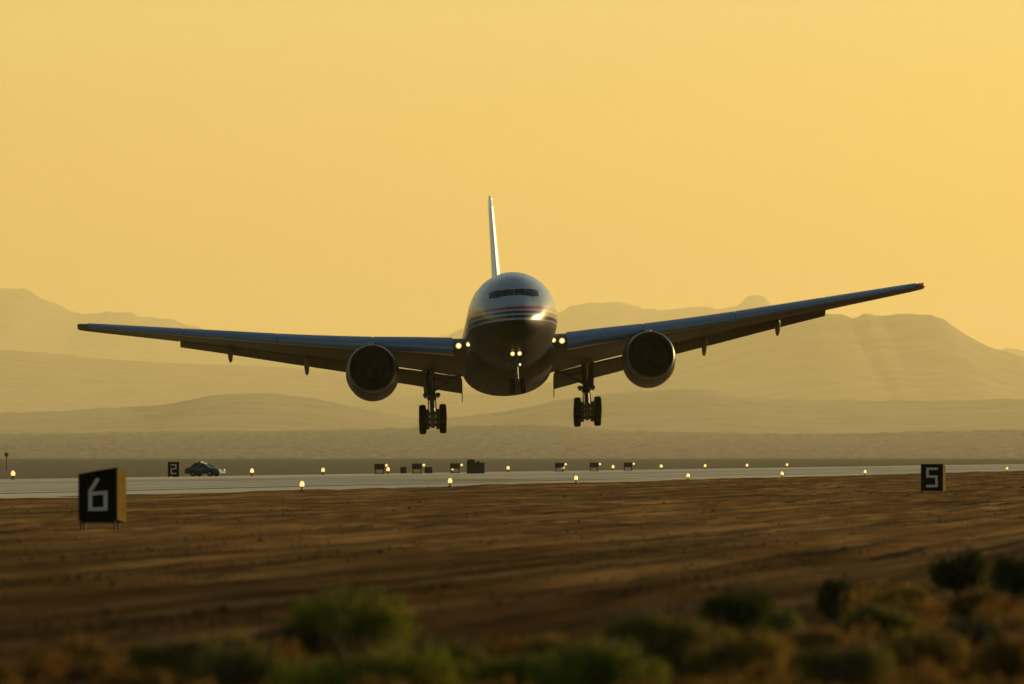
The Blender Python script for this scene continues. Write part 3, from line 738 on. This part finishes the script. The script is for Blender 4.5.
# ---------------------------------------------------------------- runway lights
def lamp(name, r, h, lensmat, stem=0.035):
    t = empty(name); tag(t, 'lamp', 'runway light')
    s = MB(); s.lathe([(-0.02, 0.13), (0.05, 0.12), (0.07, stem), (h - r * 1.1, stem), (h - r * 0.95, r * 0.75), (h - r * 0.75, r * 0.8)], 'Z', (0, 0, 0), 14, cap=True)
    s.build('lamp_base', M['dark_metal'], t)
    s = MB(); s.lathe([(h - r * 0.75, r * 0.85), (h - r * 0.3, r), (h + r * 0.9, r * 0.9), (h + r * 1.5, r * 0.5), (h + r * 1.65, 0.02)], 'Z', (0, 0, 0), 16, cap=True)
    s.build('lens', lensmat, t)
    return t
def on_line(px, v):
    k = (px - 512) / F
    D = (633 * SA - v) / (SA - k * CA)
    return (k * D, D)
near = lamp('runway_light', 0.105, 0.30, M['edge_lamp'])
words = ['leftmost', 'second', 'third', 'fourth', 'fifth', 'sixth', 'rightmost']
for i, px in enumerate((302, 450, 576, 688, 782, 865, 1007)):
    o = near if i == 0 else copy_tree(near)
    o.location = (*on_line(px, 1.2), 0.06)
    tag(o, f'glowing amber runway lamp on the near dirt edge, {words[i]}' + (' from the left' if 0 < i < 6 else ' of the row'), 'runway light', 'lamps along the near runway edge')
far = lamp('runway_light', 0.145, 0.36, M['edge_lamp'], 0.05)
far_px = (13, 175, 252, 323, 388, 452, 508, 563, 613, 661, 705, 747, 787)
where = ['at the far left of the row', 'in front of the number 2 sign', 'just right of the teal car', 'alone between the teal car and the equipment boxes', 'touching the leftmost equipment box',
         'left of the tall dark cabinets', 'right of the tall dark cabinets', 'touching the fourth equipment box', 'between the last two equipment boxes',
         'first right of all the equipment boxes', 'fourth from the right end', 'second from the right end', 'at the right end of the row']
where[10] = 'third from the right end'
for i, px in enumerate(far_px):
    o = far if i == 0 else copy_tree(far)
    o.location = (*on_line(px, -RW - 1.5), 0.05)
    tag(o, 'amber runway lamp on the far edge ' + where[i], 'runway light', 'lamps along the far runway edge')

# ---------------------------------------------------------------- equipment beyond the runway
def unit():
    t = empty('equipment_box')
    s = MB(); s.box((0, 0, 0.72), (1.0, 0.7, 0.52)); s.box((0, 0, 0.995), (1.08, 0.78, 0.05)); s.build('cabinet', M['dark_metal'], t, smooth=False)
    for a in (-0.4, 0.4):
        for b_ in (-0.28, 0.28):
            s = MB(); s.box((a, b_, 0.225), (0.10, 0.08, 0.47)); s.build('leg', M['dark_metal'], t, smooth=False)
    s = MB(); s.box((0, 0, 0.06), (0.95, 0.6, 0.06)); s.build('base_plate', M['dark_metal'], t, smooth=False)
    s = MB(); s.tube((0.5, -0.2, 0.78), (0.72, -0.2, 0.78), 0.03); s.lathe([(-0.12, 0.05), (0.0, 0.13), (0.05, 0.13)], 'Y', (0.68, -0.2, 0.86), 12, cap=True)
    h = s.build('lamp_bracket', M['dark_metal'], t)
    s = MB(); s.lathe([(-0.16, 0.03), (-0.15, 0.1), (-0.10, 0.13), (-0.05, 0.12)], 'Y', (0.68, -0.2, 0.86), 14, cap=True); s.build('lens', M['far_lamp'], h)
    return t
un = unit(); wd_ = ['leftmost dark equipment box on legs beyond the runway, with amber lamp',
                    'dark equipment box on legs with a brown crate at its right foot',
                    'dark equipment box on legs just left of the tall cabinets',
                    'dark equipment box on legs first to the right of the tall cabinets',
                    'dark equipment box on legs second to the right of the tall cabinets',
                    'rightmost dark equipment box on legs beyond the runway, with amber lamp']
for i, px in enumerate((379.5, 417, 455, 559.5, 594, 628)):
    o = un if i == 0 else copy_tree(un)
    py = 474.2 - (px - 380) * 0.0125
    x, y = px_ground(px, py); o.location = (x, y, 0); o.scale = (0.94,) * 3
    tag(o, wd_[i], 'equipment box', 'lamp equipment boxes beyond the runway')
def cabinet(px, py, wpx, hpx, name, label, material, dome=False):
    x, y = px_ground(px, py); k = y / F; w_, h = wpx * k, hpx * k
    t = empty(name, (x, y, 0)); tag(t, label, 'cabinet')
    s = MB()
    if dome:
        s.loft([[(a * w_ / 2 * q, b_ * 0.4 * q, z) for a, b_ in ((-1, -1), (1, -1), (1, 1), (-1, 1))] for z, q in ((0, 1), (h * 0.8, 1), (h * 0.92, 0.86), (h, 0.5))])
    else:
        s.box((0, 0, h / 2), (w_, 0.8, h))
    s.build('body', material, t, smooth=False)
    s = MB(); s.box((0, -0.42, h * 0.42), (w_ * 0.8, 0.04, h * 0.7)); s.build('door', material, t, smooth=False)
    s = MB(); s.box((0, 0, 0.03), (w_ * 1.08, 0.95, 0.06)); s.build('plinth', M['brown_metal'], t, smooth=False)
cabinet(471, 473.8, 8.5, 14.5, 'equipment_cabinet', 'tallest dark cabinet with sloped top, left of the close set of three', M['dark_metal'], True)
cabinet(477.8, 473.7, 5, 12.5, 'equipment_cabinet', 'narrow middle one of three dark cabinets beyond the runway', M['brown_metal'], True)
cabinet(482.3, 473.6, 4.4, 11, 'equipment_cabinet', 'shortest dark cabinet, right of the close set of three', M['dark_metal'])
cabinet(403.5, 473.6, 6.2, 6.6, 'equipment_crate', 'small dark crate alone between the two leftmost equipment boxes', M['dark_metal'])
cabinet(428.5, 473.4, 7.5, 6.4, 'equipment_crate', 'brown crate at the right foot of an equipment box', M['brown_metal'])
# post at the far left
x, y = px_ground(6.5, 470); k = y / F
t = empty('marker_post', (x, y, 0)); tag(t, 'thin dark post with yellow lantern head at the far left', 'post')
s = MB(); s.tube((0, 0, -0.02), (0, 0, 14 * k), 0.07, 0.05, 10); s.build('pole', M['dark_metal'], t)
s = MB(); s.lathe([(13.4 * k, 0.09), (14 * k, 0.24), (16.5 * k, 0.26), (17.5 * k, 0.1)], 'Z', (0, 0, 0), 12, cap=True); s.build('lantern', M['sign_side'], t)

# teal car -----------------------------------------------------------------
M['teal'] = mat('teal_car_paint', (0.005, 0.032, 0.042), 0.5, spec=0.2, noise_amt=0.05, noise_scale=2)
M['carglass'] = mat('car_glass', (0.004, 0.014, 0.015), 0.3, spec=0.15)
M['headlamp'] = mat('headlamp_glass', (0.45, 0.42, 0.36), 0.15, emit=(1, 0.8, 0.5), estr=0.05)
def car():
    t = empty('parked_car'); tag(t, 'low dark teal car with roof light bar stopped beyond the far runway edge', 'car')
    L = 3.2
    prof_low = [(-1.6, 0.42), (-1.57, 0.66), (-1.35, 0.76), (-0.72, 0.80), (0.45, 0.80), (1.2, 0.70), (1.52, 0.58), (1.6, 0.42)]
    def body(zs, hw_):
        s = MB(); rings = []
        for sg, q in ((-1, 1), (-0.97, 1.0), (0.97, 1.0), (1, 1)):
            inset = 0.0 if abs(sg) < 0.99 else 0.04
            up = [(x_ * (1 - inset * 0.6), sg * hw_, z_ - inset) for x_, z_ in zs]
            dn = [(x_, sg * hw_, 0.24 + inset) for x_ in (1.5, 0.98, 0.90, 0.62, 0.54, -0.58, -0.66, -0.94, -1.02, -1.5)]
            rings.append([Vector(p) for p in up + dn])
        s.loft(rings); return s
    body(prof_low, 0.76).build('body', M['teal'], t)
    s = MB(); rings = []
    for y_, zt in ((-0.72, 0.0), (-0.56, 1.0), (0.56, 1.0), (0.72, 0.0)):
        if zt == 0: rings.append([Vector(p) for p in ((-1.2, y_, 0.76), (0.62, y_, 0.76), (0.60, y_, 0.765), (-1.18, y_, 0.765))])
        else: rings.append([Vector(p) for p in ((-1.2, y_, 0.77), (0.62, y_, 0.77), (0.02, y_, 1.14), (-0.72, y_, 1.15))])
    s.loft(rings); s.build('cabin_glass', M['carglass'], t)
    s = MB(); s.box((-0.35, 0, 1.155), (0.8, 1.08, 0.05))
    for y_ in (-1, 1):
        s.tube((-1.15, y_ * 0.70, 0.78), (-0.72, y_ * 0.55, 1.15), 0.035, n=8); s.tube((0.6, y_ * 0.70, 0.78), (0.03, y_ * 0.55, 1.15), 0.035, n=8); s.tube((-0.32, y_ * 0.71, 0.78), (-0.32, y_ * 0.56, 1.15), 0.03, n=8)
    s.build('roof', M['teal'], t)
    s = MB(); s.box((-0.35, 0, 1.25), (0.22, 0.75, 0.13)); s.build('light_bar', M['dark_metal'], t, smooth=False)
    for x_ in (-0.80, 0.76):
        for y_ in (-0.7, 0.7):
            s = MB(); s.lathe([(-0.09, 0.14), (-0.10, 0.22), (-0.07, 0.27), (0.07, 0.27), (0.10, 0.22), (0.09, 0.14)], 'Y', (x_, y_, 0.27), 18); wv = s.build('wheel', M['tyre'], t)
            s = MB(); s.lathe([(-0.085, 0.145), (-0.07, 0.02)], 'Y', (x_, y_, 0.27), 14); s.lathe([(0.085, 0.145), (0.07, 0.02)], 'Y', (x_, y_, 0.27), 14); s.build('rim', M['rim'], wv)
    for y_ in (-0.56, 0.56):
        s = MB(); s.lathe([(1.50, 0.12), (1.60, 0.12), (1.63, 0.03)], 'X', (0, y_, 0.54), 14, cap=True); s.build('headlight', M['headlamp'], t)
    s = MB(); s.box((1.60, 0, 0.36), (0.08, 1.4, 0.12)); s.box((-1.60, 0, 0.36), (0.08, 1.4, 0.12)); s.build('bumper', M['dark_metal'], t, smooth=False)
    return t
c = car(); x, y = px_ground(205, 476.6); c.location = (x, y, 0.0); c.rotation_euler = (0, 0, R(-20)); c.scale = (0.94, 0.94, 0.94)

# ---------------------------------------------------------------- foreground shrubs
def leafmat(name, c0, c1):
    m = bpy.data.materials.new(name); m.use_nodes = True
    n = m.node_tree.nodes; l = m.node_tree.links; b = n['Principled BSDF']; b.inputs['Roughness'].default_value = 0.7
    b.inputs['Specular IOR Level'].default_value = 0.04
    g_ = n.new('ShaderNodeNewGeometry'); cr = n.new('ShaderNodeValToRGB'); e = cr.color_ramp.elements
    e[0].color = (*c0, 1); e[1].color = (*c1, 1); l.new(g_.outputs['Random Per Island'], cr.inputs[0])
    l.new(cr.outputs[0], b.inputs['Base Color'])
    tr = n.new('ShaderNodeBsdfTranslucent'); l.new(cr.outputs[0], tr.inputs['Color'])
    mx = n.new('ShaderNodeMixShader'); mx.inputs[0].default_value = 0.35
    l.new(b.outputs[0], mx.inputs[1]); l.new(tr.outputs[0], mx.inputs[2]); l.new(mx.outputs[0], n['Material Output'].inputs['Surface'])
    return m
M['sage'] = leafmat('green_shrub_leaves', (0.055, 0.062, 0.007), (0.21, 0.215, 0.024))
M['olive'] = leafmat('olive_shrub_leaves', (0.055, 0.055, 0.012), (0.17, 0.145, 0.03))
M['darkgreen'] = leafmat('dark_shrub_leaves', (0.020, 0.026, 0.005), (0.062, 0.068, 0.011))
M['rust'] = leafmat('dry_rust_leaves', (0.035, 0.018, 0.005), (0.27, 0.15, 0.03))
M['gold'] = leafmat('golden_dry_leaves', (0.06, 0.040, 0.007), (0.32, 0.22, 0.036))
M['twig'] = mat('shrub_twigs', (0.09, 0.06, 0.035), 0.9)
def bush_leaves(s, w_, d_, h, nleaf, rnd, c=(0, 0, 0), size=0.045):
    lobes = [(rnd.uniform(-0.3, 0.3) * w_, rnd.uniform(-0.3, 0.3) * d_, rnd.uniform(0.25, 0.72) * h, rnd.uniform(0.13, 0.29)) for _ in range(13)]
    for _ in range(nleaf):
        lx, ly, lz, lr = rnd.choice(lobes)
        v = Vector((rnd.gauss(0, 1), rnd.gauss(0, 1), rnd.gauss(0, 1))).normalized() * (rnd.random() ** 0.4)
        p = Vector((lx + v.x * lr * w_, ly + v.y * lr * d_, max(0.02, lz + v.z * lr * h * 1.25)))
        up = Vector((v.x * 0.8, v.y * 0.8, 0.9 + rnd.uniform(-0.5, 0.5))).normalized()
        sd_ = up.orthogonal().normalized(); sd_ = Matrix.Rotation(rnd.random() * TAU, 3, up) @ sd_
        L = size * rnd.uniform(0.8, 2.2); wv = size * rnd.uniform(0.35, 0.6)
        p += Vector(c); s.add([p - sd_ * wv, p + up * L * 0.5 + sd_.cross(up) * wv * 0.4, p + sd_ * wv, p + up * L], [(0, 1, 3), (1, 2, 3)])
def bush(name, px, py, wpx, hpx, kind, label, group, seed, n_=3000):
    x, y = px_ground(px, py); k = y / F; w_, h = wpx * k, hpx * k; rnd = random.Random(seed)
    t = empty(name, (x, y, field_h(*xy2uv(x, y)))); tag(t, label, 'shrub', group)
    s = MB(); bush_leaves(s, w_, w_ * 0.9, h, n_, rnd); s.build('foliage', M[kind], t, smooth=False)
    s = MB()
    for _ in range(34):
        a = rnd.random() * TAU; r = rnd.uniform(0.12, 0.5)
        p = Vector((COS(a) * r * w_ * 0.3, SIN(a) * r * w_ * 0.3, h * 0.35)); q = Vector((COS(a) * r * w_, SIN(a) * r * w_, h * rnd.uniform(0.55, 1.22)))
        s.tube((COS(a) * 0.02, SIN(a) * 0.02, -0.05), p, 0.014, 0.010, 6); s.tube(p, q, 0.010, 0.004, 6)
    s.build('stems', M['twig'], t)
    return t
G = 'green desert shrubs in the foreground'
BUSH = [
    (345, 668, 132, 78, 'sage', 'high green shrub humped above the low green ones, left half of the foreground'),
    (375, 708, 205, 66, 'sage', 'wide bright green shrub in front of the high humped green shrub'),
    (180, 694, 105, 54, 'olive', 'leftmost olive shrub at the bottom edge of the field'),
    (250, 706, 120, 60, 'olive', 'olive shrub between the leftmost shrub and the wide bright green one'),
    (452, 690, 90, 46, 'olive', 'olive shrub sloping down at the right end of the left shrub mass'),
    (292, 668, 74, 40, 'darkgreen', 'dark shrub tucked behind the left foot of the high humped green shrub'),
    (520, 702, 95, 44, 'sage', 'small green shrub low at the bottom middle, right of the wide bright one'),
    (600, 704, 135, 58, 'sage', 'broad green shrub at the bottom, left of the tall olive shrub'),
    (655, 692, 135, 82, 'olive', 'tall pale olive shrub at the bottom, right of the middle'),
    (742, 644, 96, 58, 'darkgreen', 'dark green shrub on the dirt behind the tall olive shrub'),
    (778, 650, 46, 34, 'sage', 'small yellow green shrub touching the right of a dark green one'),
    (838, 620, 46, 40, 'darkgreen', 'small round dark shrub standing among rust brown scrub'),
    (958, 598, 58, 50, 'darkgreen', 'round dark green shrub farthest back at the right, below the number 5 sign'),
    (1016, 606, 58, 50, 'darkgreen', 'dark green shrub cut by the right edge of the view'),
    (700, 664, 60, 40, 'gold', 'golden dry bush between the tall olive shrub and the dark green one'),
    (905, 628, 62, 40, 'gold', 'golden dry bush just below and left of the farthest dark green shrub'),
    (985, 634, 70, 42, 'rust', 'rust brown bush below the gap between the two right hand dark green shrubs'),
    (735, 700, 110, 62, 'gold', 'golden bush at the bottom edge, right of the tall olive shrub'),
    (810, 676, 80, 46, 'rust', 'rust brown bush left of the olive shrub in the scrub'),
    (845, 712, 110, 64, 'olive', 'dark olive bush at the bottom edge, third from the lower right corner'),
    (930, 690, 100, 62, 'gold', 'golden bush at the bottom edge, second from the lower right corner'),
    (1010, 706, 110, 74, 'rust', 'large rust brown bush filling the lower right corner'),
    (970, 662, 60, 40, 'darkgreen', 'dark bush amid the golden ones near the lower right corner'),
    (560, 676, 80, 40, 'gold', 'golden dry bush behind the broad green shrub, below the dirt'),
    (225, 672, 60, 30, 'gold', 'small golden bush at the upper left of the left shrub mass'),
    (880, 655, 90, 50, 'olive', 'olive green shrub in the middle of the rust brown scrub'),
]
for i, (a, b_, c_, d_, kd, lb) in enumerate(BUSH):
    bush('desert_shrub', a, b_, c_, d_, kd, lb, G, 40 + i)
s = MB(); rnd = random.Random(5)
for i in range(260):
    px = rnd.uniform(690, 1090); py = rnd.uniform(600, 735)
    if py < (652 if px < 865 else 614): continue
    if (abs(px - 745) < 55 and py < 672) or (abs(px - 838) < 28 and py < 650) or (px > 930 and py < 632): continue
    x, y = px_ground(px, py); k = y / F
    bush_leaves(s, rnd.uniform(40, 85) * k, rnd.uniform(40, 80) * k, rnd.uniform(20, 42) * k, 300, rnd, (x, y, 0), 0.04)
for i in range(70):
    px = rnd.uniform(-40, 720); py = rnd.uniform(664, 745)
    x, y = px_ground(px, py); k = y / F
    bush_leaves(s, rnd.uniform(40, 85) * k, rnd.uniform(40, 80) * k, rnd.uniform(20, 40) * k, 300, rnd, (x, y, 0), 0.04)
tag(s.build('dry_scrub', M['rust'], smooth=False), 'rust brown dry scrub covering the near ground', None, None, 'stuff')
# clods and stones turned up by the grader
s = MB(); rnd = random.Random(11); made = 0
while made < 6500:
    D = 84 * math.exp(rnd.random() * 1.75); x = rnd.uniform(-0.062, 0.062) * D; u, v = xy2uv(x, D)
    if v < 1.5: continue
    if fbm(u / 30, v / 2.2, 33.0, 3) < rnd.uniform(-0.15, 0.35): continue
    made += 1; r = rnd.uniform(0.012, 0.040) * (1 + (rnd.random() < 0.05) * 0.9); c = Vector((x, D, field_h(u, v) + r * 0.25))
    p = [c + Vector((COS(a) * r * rnd.uniform(0.7, 1.5), SIN(a) * r * rnd.uniform(0.7, 1.5), rnd.uniform(-0.5, 0.1) * r)) for a in (0, 1.26, 2.51, 3.77, 5.03)] + [c + Vector((rnd.uniform(-.4, .4) * r, rnd.uniform(-.4, .4) * r, r * rnd.uniform(0.5, 1.0)))]
    s.add(p, [(i, (i + 1) % 5, 5) for i in range(5)])
tag(s.build('dirt_clods', M['dirt'], smooth=False), 'loose brown clods and stones scattered over the graded dirt', None, None, 'stuff')
